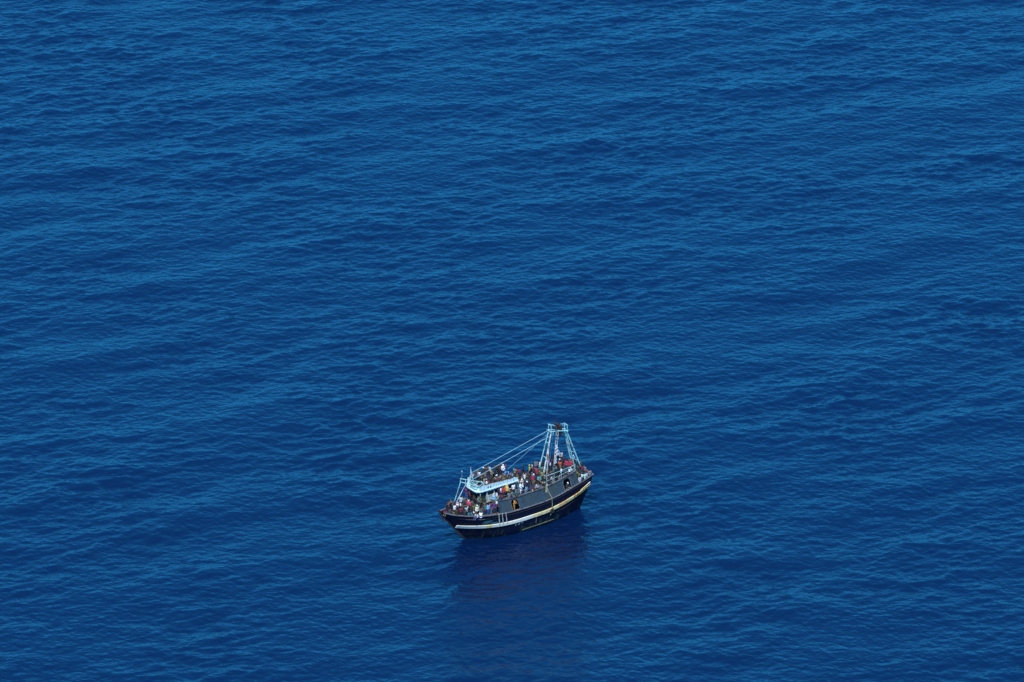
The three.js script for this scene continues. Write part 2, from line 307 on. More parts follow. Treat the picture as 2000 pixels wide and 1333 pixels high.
    // cap rail
    for (let i = 0; i < 17; i++) { const xa = 12.35 - i * 1.45, xb = Math.max(-12.25, xa - 1.43); put(hull, 'cap_rail', (() => { const n = 4, p = [], ix = []; for (let k = 0; k <= n; k++) { const x = lerp(xa, xb, k / n), y = capY(x), z = capBeam(x); for (const [dy, dz] of [[-0.03, -0.2], [-0.03, 0.09], [0.06, 0.09], [0.09, 0.06], [0.09, -0.2]]) p.push(x, y + dy, side * Math.max(0.0, z + dz)); } for (let k = 0; k < n; k++) for (let m = 0; m < 5; m++) { const a = k * 5 + m, b = k * 5 + (m + 1) % 5; ix.push(a, a + 5, b, b, a + 5, b + 5); } for (const e of [0, n * 5]) for (let m = 1; m < 4; m++) ix.push(e, e + m, e + m + 1); const q = new THREE.BufferGeometry(); q.setAttribute('position', new THREE.Float32BufferAttribute(p, 3)); q.setIndex(ix); return metreUV(q); })(), M.cap); }
  }
  put(hull, 'transom_cap', rbox(-12.45, capY(-12.3) + 0.03, 0, 0.3, 0.1, 2 * halfBeam(1, 5.4) + 0.1), M.cap);
  // worn pale hull marks below the band, too faded to read
  for (const [x, y, kind] of [[1.7, 1.72, 0], [1.15, 1.78, 1], [0.55, 1.82, 2], [-0.05, 1.88, 3]]) {
    const z = t => -(beamAt(x, t) + 0.012), bar = (dx, dy, w, h) => prism([V(x + dx - w / 2, y + dy - h / 2, z(y + dy - h / 2) + 0.03), V(x + dx + w / 2, y + dy - h / 2, z(y + dy - h / 2) + 0.03), V(x + dx + w / 2, y + dy - h / 2, z(y + dy - h / 2)), V(x + dx - w / 2, y + dy - h / 2, z(y + dy - h / 2)), V(x + dx - w / 2, y + dy + h / 2, z(y + dy + h / 2) + 0.03), V(x + dx + w / 2, y + dy + h / 2, z(y + dy + h / 2) + 0.03), V(x + dx + w / 2, y + dy + h / 2, z(y + dy + h / 2)), V(x + dx - w / 2, y + dy + h / 2, z(y + dy + h / 2))]);
    const bars = [[[0, 0, 0.11, 0.3]], [[0, -0.13, 0.32, 0.09], [-0.08, 0.06, 0.1, 0.2]], [[0, 0, 0.24, 0.24], [0.16, -0.05, 0.06, 0.1]], [[0.02, 0.05, 0.26, 0.09], [-0.1, -0.06, 0.08, 0.1]]][kind];
    put(hull, 'faded_mark', mergeGeometries(bars.map(b => bar(...b))), M.mark);
  }
  // a drain pipe streak and three boarding struts over the port side
  put(hull, 'drain_pipe', rod(V(-1.9, 2.0, -beamAt(-1.9, 2.0) - 0.04), V(-1.9, 0.9, -beamAt(-1.9, 0.9) - 0.04), 0.045), M.cap);
  for (const x of [4.75, 4.2, 3.6]) put(hull, 'boarding_strut', rod(V(x, capY(x) + 0.1, -capBeam(x) - 0.14), V(x - 0.3, 2.55, -beamAt(x - 0.3, 2.55) - 0.16), 0.065), M.pale);
}
// ---- decks
function deckSheet(xa, xb, yOf, zOf, thick, n) {
  const p = [], ix = [];
  for (let i = 0; i <= n; i++) { const x = lerp(xa, xb, i / n), y = yOf(x), z = zOf(x); for (const [yy, zz] of [[y, -z], [y + 0.05, 0], [y, z], [y - thick, z], [y - thick, -z]]) p.push(x, yy, zz); }
  for (let i = 0; i < n; i++) for (let k = 0; k < 5; k++) { const a = i * 5 + k, b = i * 5 + (k + 1) % 5; ix.push(a, b, a + 5, b, b + 5, a + 5); }
  for (const e of [0, n * 5]) for (let k = 1; k < 4; k++) ix.push(e, e + k, e + k + 1);
  const g = new THREE.BufferGeometry(); g.setAttribute('position', new THREE.Float32BufferAttribute(p, 3)); g.setIndex(ix); return metreUV(g);
}
const mainDeckY = x => capY(x) - lerp(lerp(0.85, 0.5, smooth(6, 7.5, x)), 0.35, smooth(-9.2, -10, x));
const stripes = (name, xa, xb, yOf, zOf, thick, count) => { for (let i = 0; i < count; i++) { const a = lerp(xa, xb, i / count), b = lerp(xa, xb, (i + 1) / count); put(boat, name, deckSheet(a - 0.006, b + 0.006, yOf, zOf, thick, 4), M.deck); } };
stripes('main_deck', 12.0, -12.2, mainDeckY, x => Math.max(0.05, beamAt(x, mainDeckY(x)) - 0.1), 0.08, 12);
const houseSide = x => capBeam(x) - 0.85;      // half width of the upper deck
stripes('upper_deck', 4.4, -9.7, upperY, x => houseSide(x) + 0.1, 0.1, 7);
stripes('bridge_deck', 7.1, 4.42, () => 5.3, () => 2.4, 0.1, 3);
stripes('side_deck', 7.1, 4.42, x => capY(x) + 0.02, x => capBeam(x) - 0.16, 0.1, 2);

// ---- deckhouse walls: sheets leaning inboard from the cap to the upper deck, two doorways to a side
const house = group(boat, 'deckhouse');
for (const side of [-1, 1]) {
  const corner = (x, t, d) => { const y = lerp(capY(x) + 0.1, upperY(x) - 0.11, t); return V(x, y, side * (lerp(capBeam(x) - 0.06, houseSide(x), t) - d)); };
  const panel = (xa, xb, t0, t1, mat, name = 'wall_panel') => put(house, name, prism([corner(xb, t0, 0.06), corner(xa, t0, 0.06), corner(xa, t0, 0), corner(xb, t0, 0), corner(xb, t1, 0.06), corner(xa, t1, 0.06), corner(xa, t1, 0), corner(xb, t1, 0)]), mat);
  const cuts = [4.4, 3.35, 2.3, 1.0, -0.1, -1.3, -2.5, -3.7, -4.9, -5.95, -6.95, -8.25, -8.95, -9.65];
  for (let i = 0; i < cuts.length - 1; i++) {
    const a = cuts[i] - 0.006, b = cuts[i + 1] + 0.006, mat = M.greyWall[(i * 2 + (side > 0 ? 1 : 0)) % 3];
    if (i === 2 || i === 10) {
      panel(a, b, 0.86, 1, mat, 'door_lintel');
      // rounded upper corners of the doorway and its frame
      for (const [f, g] of [[a, a - 0.3], [b, b + 0.3]]) { const c = [corner(f, 0.62, 0.05), corner(f, 0.86, 0.05), corner(g, 0.86, 0.05), corner(f, 0.62, 0.01), corner(f, 0.86, 0.01), corner(g, 0.86, 0.01)]; const q = new THREE.BufferGeometry(), arr = []; for (const k of [0, 1, 2, 3, 5, 4, 0, 2, 5, 0, 5, 3]) arr.push(c[k].x, c[k].y, c[k].z); q.setAttribute('position', new THREE.Float32BufferAttribute(arr, 3)); put(house, 'door_corner', metreUV(q), mat); }
      for (const f of [a, b]) put(house, 'door_jamb', rod(corner(f, 0.02, -0.01), corner(f, 0.86, -0.01), 0.04), M.cap);
    } else panel(a, b, 0, 1, mat);
  }
  for (const x of [2.3, 1.0, -1.3, -3.7, -5.95, -8.25]) put(house, 'wall_batten', rod(corner(x, 0.02, -0.015), corner(x, 0.98, -0.015), 0.022), M.greyWall[0]);
  put(house, 'porthole', (() => { const g = new THREE.CylinderGeometry(0.13, 0.13, 0.05, 16); g.rotateX(Math.PI / 2); const c = corner(-3.6, 0.72, 0); g.translate(c.x, c.y, c.z); return g; })(), M.dark);
  // roof edge coaming
  for (let i = 0; i < 11; i++) { const a = 4.4 - i * 1.28, b = a - 1.27, z = x => side * (houseSide(x) + 0.06); put(house, 'roof_edge', prism([V(b, upperY(b) - 0.06, z(b) - side * 0.1), V(a, upperY(a) - 0.06, z(a) - side * 0.1), V(a, upperY(a) - 0.06, z(a) + side * 0.08), V(b, upperY(b) - 0.06, z(b) + side * 0.08), V(b, upperY(b) + 0.1, z(b) - side * 0.1), V(a, upperY(a) + 0.1, z(a) - side * 0.1), V(a, upperY(a) + 0.1, z(a) + side * 0.08), V(b, upperY(b) + 0.1, z(b) + side * 0.08)]), M.cap); }
  // upper deck guard rail on the port side
  if (side < 0) {
  const rp = []; for (let i = 0; i <= 8; i++) { const x = -4.2 - i * 0.66, b = V(x, upperY(x), side * (houseSide(x) + 0.02)); const t = b.clone().setY(7.62 + 0.02 * i); rp.push(t); if (i % 2 === 0) put(house, 'rail_post', rod(b, t, 0.03), M.wire); }
  put(house, 'guard_rail', tubeThrough(rp, 0.035, 20), M.wire);
  put(house, 'guard_rail', tubeThrough(rp.map(p => p.clone().setY(lerp(p.y, upperY(p.x), 0.5))), 0.025, 20), M.wire);
  }
  const rq = []; for (let i = 0; i <= 6; i++) { const x = 4.2 - i * 1.25, b = V(x, upperY(x), side * (houseSide(x) + 0.02)); const t = b.clone().setY(b.y + 0.62); rq.push(t); if (i % 2 === 0) put(house, 'rail_post', rod(b, t, 0.025), M.cap); }
  put(house, 'guard_rail', tubeThrough(rq, 0.028, 20), M.cap);
}
put(house, 'rear_wall', prism([V(-9.66, mainDeckY(-9.66), -2.3), V(-9.6, mainDeckY(-9.6), -2.3), V(-9.6, mainDeckY(-9.6), 2.3), V(-9.66, mainDeckY(-9.66), 2.3), V(-9.66, upperY(-9.6) - 0.11, -1.95), V(-9.6, upperY(-9.6) - 0.11, -1.95), V(-9.6, upperY(-9.6) - 0.11, 1.95), V(-9.66, upperY(-9.6) - 0.11, 1.95)]), M.greyWall[1]);
put(house, 'front_wall', prism([V(4.3, mainDeckY(4.3), -2.9), V(4.36, mainDeckY(4.3), -2.9), V(4.36, mainDeckY(4.3), 2.9), V(4.3, mainDeckY(4.3), 2.9), V(4.3, upperY(4.3) - 0.11, -2.2), V(4.36, upperY(4.3) - 0.11, -2.2), V(4.36, upperY(4.3) - 0.11, 2.2), V(4.3, upperY(4.3) - 0.11, 2.2)]), M.greyWall[0]);

// ---- wheelhouse with a white roof parapet and a rounded visor
const wh = group(boat, 'wheelhouse');
{
  const x0 = 0.7, x1 = 5.7, zw = 1.5, yb = 5.8, yt = 7.75;
  put(wh, 'base_wall', rbox(7.0, 4.6, 0, 0.08, 1.22, 4.6), M.wheelhouse);
  for (const s of [-1, 1]) put(wh, 'brow_post', rod(V(6.9, 5.3, s * 1.5), V(6.75, 7.85, s * 1.55), 0.05), M.aqua);
  for (const s of [-1, 1]) {
    put(wh, 'base_side', rbox(5.72, 4.75, s * 2.34, 2.5, 0.9, 0.07), M.wheelhouse);
    put(wh, 'side_wall', rbox((x0 + x1) / 2, yb + 0.5, s * zw, x1 - x0, 1.1, 0.07), M.pale);
    put(wh, 'side_header', rbox((x0 + x1) / 2, yt - 0.12, s * zw, x1 - x0, 0.24, 0.07), M.pale);
    for (let i = 0; i < 4; i++) { const a = x1 - 0.05 - i * 1.235; put(wh, 'side_post', rbox(a - 0.06, yb + 1.38, s * zw, 0.16, 0.66, 0.075), M.pale); const w = put(wh, 'side_window', rbox(a - 0.68, yb + 1.38, s * zw, 1.06, 0.64, 0.03, 0.005), M.glass); put(w, 'sill', rbox(a - 0.68, yb + 1.06, s * (zw + 0.05), 1.1, 0.05, 0.1), M.pale); }
  }
  put(wh, 'front_wall', rbox(x1, yb + 0.28, 0, 0.07, 1.56, 2 * zw - 0.08), M.wheelhouse);
  for (let i = 0; i < 5; i++) { const z = -1.14 + i * 0.57; put(wh, 'front_window', rbox(x1, yb + 1.4, z, 0.03, 0.68, 0.5, 0.005), M.glass); put(wh, 'front_post', rbox(x1, yb + 1.4, z - 0.285, 0.08, 0.7, 0.07), M.wheelhouse); }
  put(wh, 'rear_wall', rbox(x0, 6.78, 0, 0.07, 1.94, 2 * zw - 0.08), M.pale);
  // roof slab: straight sides, rounded brow over the bridge deck
  const sh = new THREE.Shape(); sh.moveTo(0.3, -1.78); sh.lineTo(6.6, -1.78); sh.quadraticCurveTo(7.45, -1.72, 7.5, -0.7); sh.lineTo(7.5, 0.7); sh.quadraticCurveTo(7.45, 1.72, 6.6, 1.78); sh.lineTo(0.3, 1.78); sh.closePath();
  const roof = new THREE.ExtrudeGeometry(sh, { depth: 0.12, bevelEnabled: true, bevelSize: 0.03, bevelThickness: 0.03, bevelSegments: 1, curveSegments: 8 }); roof.rotateX(Math.PI / 2); roof.translate(0, 7.95, 0);
  put(wh, 'roof', metreUV(roof), M.white);
  // parapet boards, taller toward the bow
  const hgt = x => lerp(0.42, 0.82, clamp01(x / 7));
  for (const s of [-1, 1]) for (let i = 0; i < 6; i++) { const a = 6.75 - i * 1.06, b = a - 1.05, z = s * 1.7; put(wh, 'parapet_board', prism([V(b, 7.94, z - 0.03), V(a, 7.94, z - 0.03), V(a, 7.94, z + 0.03), V(b, 7.94, z + 0.03), V(b, 7.95 + hgt(b), z - 0.03), V(a, 7.95 + hgt(a), z - 0.03), V(a, 7.95 + hgt(a), z + 0.03), V(b, 7.95 + hgt(b), z + 0.03)]), M.white); }
  put(wh, 'parapet_board', rbox(6.8, 8.26, 0, 0.06, 0.66, 3.3), M.white);
  for (const s of [-1, 1]) put(wh, 'parapet_rail', rod(V(6.8, 8.78, s * 1.7), V(0.4, 8.4, s * 1.7), 0.035), M.pale);
  for (const [x, w] of [[5.55, 0.22], [5.15, 0.16]]) put(wh, 'faded_mark', rbox(x, 8.32, -1.74, w, 0.26, 0.012, 0.003), M.darkMark);
  // visor trim and the dark slot in the brow
  put(wh, 'brow_box', rbox(7.12, 8.14, -0.45, 0.45, 0.3, 1.1), M.aqua);
  put(wh, 'hatch', rbox(7.12, 8.31, -0.45, 0.3, 0.05, 0.7), M.wheelhouse);
}
// ---- mast and cross frame over the bridge deck, with two raking legs to the foredeck
const mast = group(boat, 'fore_mast');
{
  const top = V(7.35, 11.0, 0.05);
  put(mast, 'mast_leg', rod(V(6.95, 8.0, -0.42), top, 0.075, 0.05), M.aqua);
  put(mast, 'mast_leg', rod(V(6.95, 8.0, 0.55), top, 0.075, 0.05), M.aqua);
  put(mast, 'mast_leg', rod(V(7.4, 8.0, 0.1), top, 0.075, 0.05), M.pale);
  put(mast, 'mast_head', rod(V(7.35, 10.6, 0.05), V(7.35, 11.35, 0.05), 0.06, 0.03), M.pale);
  put(mast, 'mast_spreader', rod(V(7.25, 9.7, -0.35), V(7.25, 9.7, 0.5), 0.03), M.aqua);
  const L1 = V(8.0, 8.95, 1.75), R1 = V(6.3, 9.25, -1.6), L2 = V(8.05, 8.45, 1.7), R2 = V(6.9, 8.8, -1.6);
  put(mast, 'cross_beam', rod(L1, R1, 0.07), M.aqua); put(mast, 'cross_beam', rod(L2, R2, 0.07), M.aqua);
  for (const t of [0, 0.25, 0.5, 0.78, 1]) put(mast, 'frame_strut', rod(L1.clone().lerp(R1, t), L2.clone().lerp(R2, t), 0.04), M.aqua);
  for (const [p, x, z] of [[R1, 6.4, -1.65], [R2, 6.9, -1.5], [L2, 7.0, 1.3]]) put(mast, 'frame_foot', rod(p, V(x, 7.95, z), 0.045), M.aqua);
  put(mast, 'raking_leg', rod(V(8.0, 8.75, 0.3), V(10.2, mainDeckY(10.2), 0.9), 0.065), M.pale);
  put(mast, 'raking_leg', rod(V(8.05, 8.5, 1.6), V(9.5, mainDeckY(9.5), 1.75), 0.06), M.aqua);
  put(mast, 'leg_tie', rod(V(9.85, 4.85, 0.82), V(9.28, 4.85, 1.73), 0.04), M.aqua);
  put(mast, 'leg_tie', rod(V(9.6, 5.35, 0.74), V(9.1, 5.35, 1.72), 0.04), M.aqua);
  put(mast, 'antenna', rod(V(8.0, 8.95, 1.35), V(8.0, 10.3, 1.35), 0.018), M.pale);
  put(mast, 'antenna_head', rbox(8.0, 10.3, 1.35, 0.16, 0.1, 0.16), M.pale);
}
// ---- gantry over the stern: two bipods joined at the head, ladder, blocks
const gan = group(boat, 'stern_gantry');
{
  const hl = V(-6.55, 13.2, 0), hr = V(-9.25, 12.6, 0);
  const A = V(-4.75, upperY(-4.75), -0.65), B = V(-4.9, upperY(-4.9), 0.85), C = V(-11.4, mainDeckY(-11.4), 0.95), D = V(-11.9, mainDeckY(-11.9), -0.9);
  const p = (v, z) => v.clone().add(V(0, 0, z));
  put(gan, 'gantry_leg', rod(A, p(hl, -0.28), 0.15, 0.11), M.pale); put(gan, 'gantry_leg', rod(B, p(hl, 0.35), 0.10, 0.08), M.aqua);
  put(gan, 'gantry_leg', rod(C, p(hr, 0.35), 0.15, 0.12), M.aqua); put(gan, 'gantry_leg', rod(D, p(hr, -0.3), 0.10, 0.09), M.aqua);
  put(gan, 'gantry_leg', rod(V(-11.2, mainDeckY(-11.2), -0.1), p(hr, -0.02), 0.08, 0.07), M.aqua);
  for (const [a, b, t] of [[A, B, 0.45], [A, B, 0.75]]) put(gan, 'leg_tie', rod(a.clone().lerp(p(hl, -0.28), t), b.clone().lerp(p(hl, 0.35), t), 0.045), M.aqua);
  for (const t of [0.32, 0.5, 0.7]) put(gan, 'leg_tie', rod(C.clone().lerp(p(hr, 0.35), t), D.clone().lerp(p(hr, -0.3), t), 0.05), M.pale);
  for (const z of [-0.3, 0.35]) { put(gan, 'head_beam', rod(V(-6.35, 13.25, z), V(-9.5, 12.55, z), 0.08), M.aqua); put(gan, 'upper_beam', rod(V(-6.5, 14.15, z), V(-7.3, 13.9, z * 0.6), 0.04), M.aqua); put(gan, 'upper_beam', rod(V(-9.35, 13.5, z), V(-8.5, 13.65, z * 0.6), 0.04), M.aqua); }
  for (const x of [-6.5, -9.35]) { const y = x > -8 ? 14.15 : 13.5; put(gan, 'head_bar', rod(V(x, y, -0.42), V(x, y, 0.48), 0.05), M.aqua); put(gan, 'head_bar', rod(V(x + 0.1, y - 0.95, -0.6), V(x + 0.1, y - 0.95, 0.65), 0.07), M.aqua); for (const z of [-0.3, 0.35]) put(gan, 'head_post', rod(V(x, y - 0.95, z), V(x, y, z), 0.055), M.aqua); }
  put(gan, 'beam_gusset', rbox(-7.9, 13.5, 0.03, 1.1, 0.16, 0.6, 0.05), M.rust);
  const bl = put(gan, 'hauling_block', rbox(-8.25, 12.7, 0.0, 0.6, 1.3, 0.5, 0.14), M.rust, 'brown rusted hauling block hung under the gantry head'); put(bl, 'sheave', (() => { const g = new THREE.TorusGeometry(0.3, 0.09, 8, 18); g.translate(-8.15, 12.2, 0); return g; })(), M.dark);
  put(gan, 'head_drum', rod(V(-7.7, 13.95, -0.35), V(-7.7, 13.95, 0.4), 0.16), M.rust);
  put(gan, 'head_pole', rod(V(-7.7, 13.4, 0.05), V(-7.62, 15.0, 0.05), 0.06, 0.035), M.rust);
  // ladder
  const la = z => [V(-7.3, upperY(-7.3), z), V(-7.85, 13.1, z)];
  for (const z of [-0.24, 0.24]) put(gan, 'ladder_rail', rod(...la(z), 0.045), M.pale);
  for (let i = 1; i < 14; i++) { const t = i / 14; put(gan, 'ladder_rung', rod(la(-0.24)[0].lerp(la(-0.24)[1], t), la(0.24)[0].lerp(la(0.24)[1], t), 0.028), M.pale); }
  put(gan, 'pole', rod(V(-6.35, upperY(-6.3), 0.3), V(-7.3, 13.1, 0.2), 0.05), M.aqua);
  put(gan, 'brace', rod(V(-4.7, upperY(-4.7), -1.6), V(-6.1, 11.2, -0.4), 0.05), M.pale);
  put(gan, 'brace', rod(V(-9.3, upperY(-9.3), 0.6), V(-9.2, 12.2, 0.1), 0.035), M.rust);
}
put(boat, 'stay_cable', rod(V(-6.45, 13.2, 0.3), V(7.3, 10.3, 0.1), 0.03), M.wire);
put(boat, 'stay_cable', rod(V(-6.2, 12.5, -0.25), V(7.2, 9.4, -0.2), 0.03), M.wire);
put(boat, 'stay_cable', rod(V(-6.5, 13.0, 0.0), V(0.9, 8.0, 1.2), 0.012), M.wire);

// ---------------------------------------------------------------- people
// surface nets: meshes the zero set of a distance field on an even grid
function netMesh(f, lo, hi, cell) {
  const n = [0, 1, 2].map(k => Math.ceil((hi[k] - lo[k]) / cell) + 1), [nx, ny, nz] = n, v = new Float32Array(nx * ny * nz);
  for (let k = 0, o = 0; k < nz; k++) for (let j = 0; j < ny; j++) for (let i = 0; i < nx; i++) v[o++] = f(lo[0] + i * cell, lo[1] + j * cell, lo[2] + k * cell);
  const id = new Int32Array(nx * ny * nz).fill(-1), pos = [], at = (i, j, k) => (k * ny + j) * nx + i, idx = [];
  for (let k = 0; k < nz - 1; k++) for (let j = 0; j < ny - 1; j++) for (let i = 0; i < nx - 1; i++) {
    let m = 0, x = 0, y = 0, z = 0;
    for (let e = 0; e < 12; e++) {
      const a = e < 4 ? [0, e & 1, e >> 1] : e < 8 ? [e & 1, 0, (e >> 1) & 1] : [e & 1, (e >> 1) & 1, 0], b = a.slice(); b[e < 4 ? 0 : e < 8 ? 1 : 2] = 1;
      const p = v[at(i + a[0], j + a[1], k + a[2])], q = v[at(i + b[0], j + b[1], k + b[2])];
      if ((p < 0) !== (q < 0)) { const t = p / (p - q); x += a[0] + (b[0] - a[0]) * t; y += a[1] + (b[1] - a[1]) * t; z += a[2] + (b[2] - a[2]) * t; m++; }
    }
    if (m) { id[at(i, j, k)] = pos.length / 3; pos.push(lo[0] + (i + x / m) * cell, lo[1] + (j + y / m) * cell, lo[2] + (k + z / m) * cell); }
  }
  const quad = (a, b, c, d, flip) => { if (a < 0 || b < 0 || c < 0 || d < 0) return; flip ? idx.push(a, c, b, a, d, c) : idx.push(a, b, c, a, c, d); };
  for (let k = 1; k < nz - 1; k++) for (let j = 1; j < ny - 1; j++) for (let i = 1; i < nx - 1; i++) {
    const p = v[at(i, j, k)] < 0;
    if (p !== v[at(i + 1, j, k)] < 0) quad(id[at(i, j - 1, k - 1)], id[at(i, j, k - 1)], id[at(i, j, k)], id[at(i, j - 1, k)], !p);
    if (p !== v[at(i, j + 1, k)] < 0) quad(id[at(i - 1, j, k - 1)], id[at(i, j, k - 1)], id[at(i, j, k)], id[at(i - 1, j, k)], p);
    if (p !== v[at(i, j, k + 1)] < 0) quad(id[at(i - 1, j - 1, k)], id[at(i, j - 1, k)], id[at(i, j, k)], id[at(i - 1, j, k)], !p);
  }
  const g = new THREE.BufferGeometry(); g.setAttribute('position', new THREE.Float32BufferAttribute(pos, 3)); g.setIndex(idx); g.computeVertexNormals(); return g;
}
const smin = (a, b, k) => { const h = Math.max(k - Math.abs(a - b), 0) / k; return Math.min(a, b) - h * h * k * 0.25; };
const cone = (a, b, ra, rb) => { const bx = b[0] - a[0], by = b[1] - a[1], bz = b[2] - a[2], L = bx * bx + by * by + bz * bz + 1e-9; return (x, y, z) => { const px = x - a[0], py = y - a[1], pz = z - a[2], t = clamp01((px * bx + py * by + pz * bz) / L); return Math.hypot(px - bx * t, py - by * t, pz - bz * t) - (ra + (rb - ra) * t); }; };
const egg = (c, r) => (x, y, z) => { const a = (x - c[0]) / r[0], b = (y - c[1]) / r[1], d = (z - c[2]) / r[2], q = Math.hypot(a, b, d); return (q - 1) * Math.min(...r); };
const join = (fs, k) => (x, y, z) => { let d = fs[0](x, y, z); for (let i = 1; i < fs.length; i++) d = smin(d, fs[i](x, y, z), k); return d; };
const paint = (g, f) => { const p = g.attributes.position, c = new Float32Array(p.count * 3); for (let i = 0; i < p.count; i++) { const q = f(p.getX(i), p.getY(i), p.getZ(i)); c[3 * i] = q[0]; c[3 * i + 1] = q[1]; c[3 * i + 2] = q[2]; } g.setAttribute('color', new THREE.BufferAttribute(c, 3)); return g; };
const WHITE = [1, 1, 1];

// head: x is the way it looks
const skull = join([egg([-0.012, 0.03, 0], [0.1, 0.1, 0.08]), egg([0.022, -0.03, 0], [0.078, 0.092, 0.066]), egg([0.052, -0.088, 0], [0.036, 0.032, 0.036])], 0.04);
const headField = (x, y, z) => {
  let d = skull(x, y, z);
  d = smin(d, cone([0.094, 0.012, 0], [0.118, -0.028, 0], 0.011, 0.017)(x, y, z), 0.018);
  d = smin(d, cone([0.088, 0.03, -0.04], [0.088, 0.03, 0.04], 0.012, 0.012)(x, y, z), 0.02);
  d = Math.max(d, 0.017 - Math.hypot(x - 0.106, y - 0.008, Math.abs(z) - 0.033));
  d = Math.min(d, Math.hypot(x - 0.083, y - 0.006, Math.abs(z) - 0.033) - 0.015);
  d = smin(d, cone([0.088, -0.062, -0.018], [0.088, -0.062, 0.018], 0.012, 0.012)(x, y, z), 0.012);
  d = smin(d, egg([-0.008, -0.012, Math.sign(z) * 0.082], [0.022, 0.034, 0.012])(x, y, z), 0.01);
  return smin(d, cone([-0.022, -0.06, 0], [-0.035, -0.19, 0], 0.054, 0.058)(x, y, z), 0.04);
};
const headGeo = paint(netMesh(headField, [-0.15, -0.22, -0.13], [0.16, 0.16, 0.13], 0.024), (x, y, z) => {
  if (x > 0.07 && Math.hypot(y - 0.006, Math.abs(z) - 0.033) < 0.014) return [0.25, 0.25, 0.28];
  if (x > 0.07 && Math.abs(y - 0.036) < 0.009 && Math.abs(z) > 0.012 && Math.abs(z) < 0.055) return [0.3, 0.26, 0.24];
  if (x > 0.075 && Math.hypot((y + 0.062) * 1.6, z * 0.6) < 0.016) return [0.85, 0.6, 0.6];
  return WHITE;
});
const hairGeo = netMesh((x, y, z) => Math.max(skull(x, y, z) - 0.014, 0.9 * x + 0.45 * -y - 0.045 + (y > 0.06 ? -0.04 : 0), -0.075 - y), [-0.15, -0.12, -0.13], [0.14, 0.17, 0.13], 0.029);
const capGeo = netMesh((x, y, z) => Math.min(Math.max(skull(x, y, z) - 0.022, 0.035 - y), Math.max(Math.hypot(x - 0.07, z * 0.95) - 0.105, Math.abs(y - 0.043 + 0.25 * Math.max(0, x - 0.09)) - 0.013, 0.06 - x)), [-0.16, 0.0, -0.14], [0.21, 0.17, 0.14], 0.028);
const scarfGeo = netMesh((x, y, z) => Math.max(Math.min(skull(x, y, z) - 0.026, cone([-0.03, -0.06, 0], [-0.045, -0.2, 0], 0.095, 0.12)(x, y, z)), 0.055 - Math.hypot(x - 0.125, (y + 0.01) * 0.62, z * 0.95)), [-0.2, -0.28, -0.18], [0.18, 0.18, 0.18], 0.035);
// hand: hangs along -y from the wrist, palm facing +x, thumb on the +z side
const handGeo = (() => {
  const palm = netMesh(join([cone([0, 0.02, 0], [0, -0.03, 0], 0.026, 0.028), cone([0, -0.045, -0.022], [0, -0.085, -0.026], 0.021, 0.016), cone([0, -0.045, 0.018], [0, -0.088, 0.022], 0.021, 0.016)], 0.02), [-0.06, -0.13, -0.075], [0.06, 0.08, 0.075], 0.02);
  const bone = (a, b, r, q) => { const A = V(...a), B = V(...b), L = A.distanceTo(B), g = new THREE.CylinderGeometry(q, r, L, 5, 1); g.translate(0, L / 2, 0); g.applyQuaternion(new THREE.Quaternion().setFromUnitVectors(V(0, 1, 0), B.sub(A).normalize())); g.translate(...a); g.deleteAttribute('uv'); return g; };
  const parts = [palm];
  for (const [z, L] of [[-0.033, 0.062], [-0.011, 0.076], [0.011, 0.082], [0.032, 0.074]]) { const k = [0.014, -0.08 - L * 0.5, z * 1.08]; parts.push(bone([0, -0.072, z * 0.95], [0.0145, k[1] - 0.003, k[2]], 0.01, 0.009), bone(k, [0.04, -0.085 - L * 0.92, z * 1.05], 0.0092, 0.0065)); }
  parts.push(bone([0.002, -0.026, 0.018], [0.02, -0.067, 0.056], 0.014, 0.0105), bone([0.0195, -0.064, 0.0555], [0.034, -0.1, 0.06], 0.011, 0.0075));
  return paint(mergeGeometries(parts.map(g => { const q = g.clone(); q.deleteAttribute('uv'); return q; })), () => WHITE);
})();
function mirrored(g) { const m = g.clone(); m.scale(1, 1, -1); const ix = m.index.array; for (let i = 0; i < ix.length; i += 3) { const t = ix[i]; ix[i] = ix[i + 1]; ix[i + 1] = t; } m.computeVertexNormals(); return m; }
const handR = handGeo, handL = mirrored(handGeo);

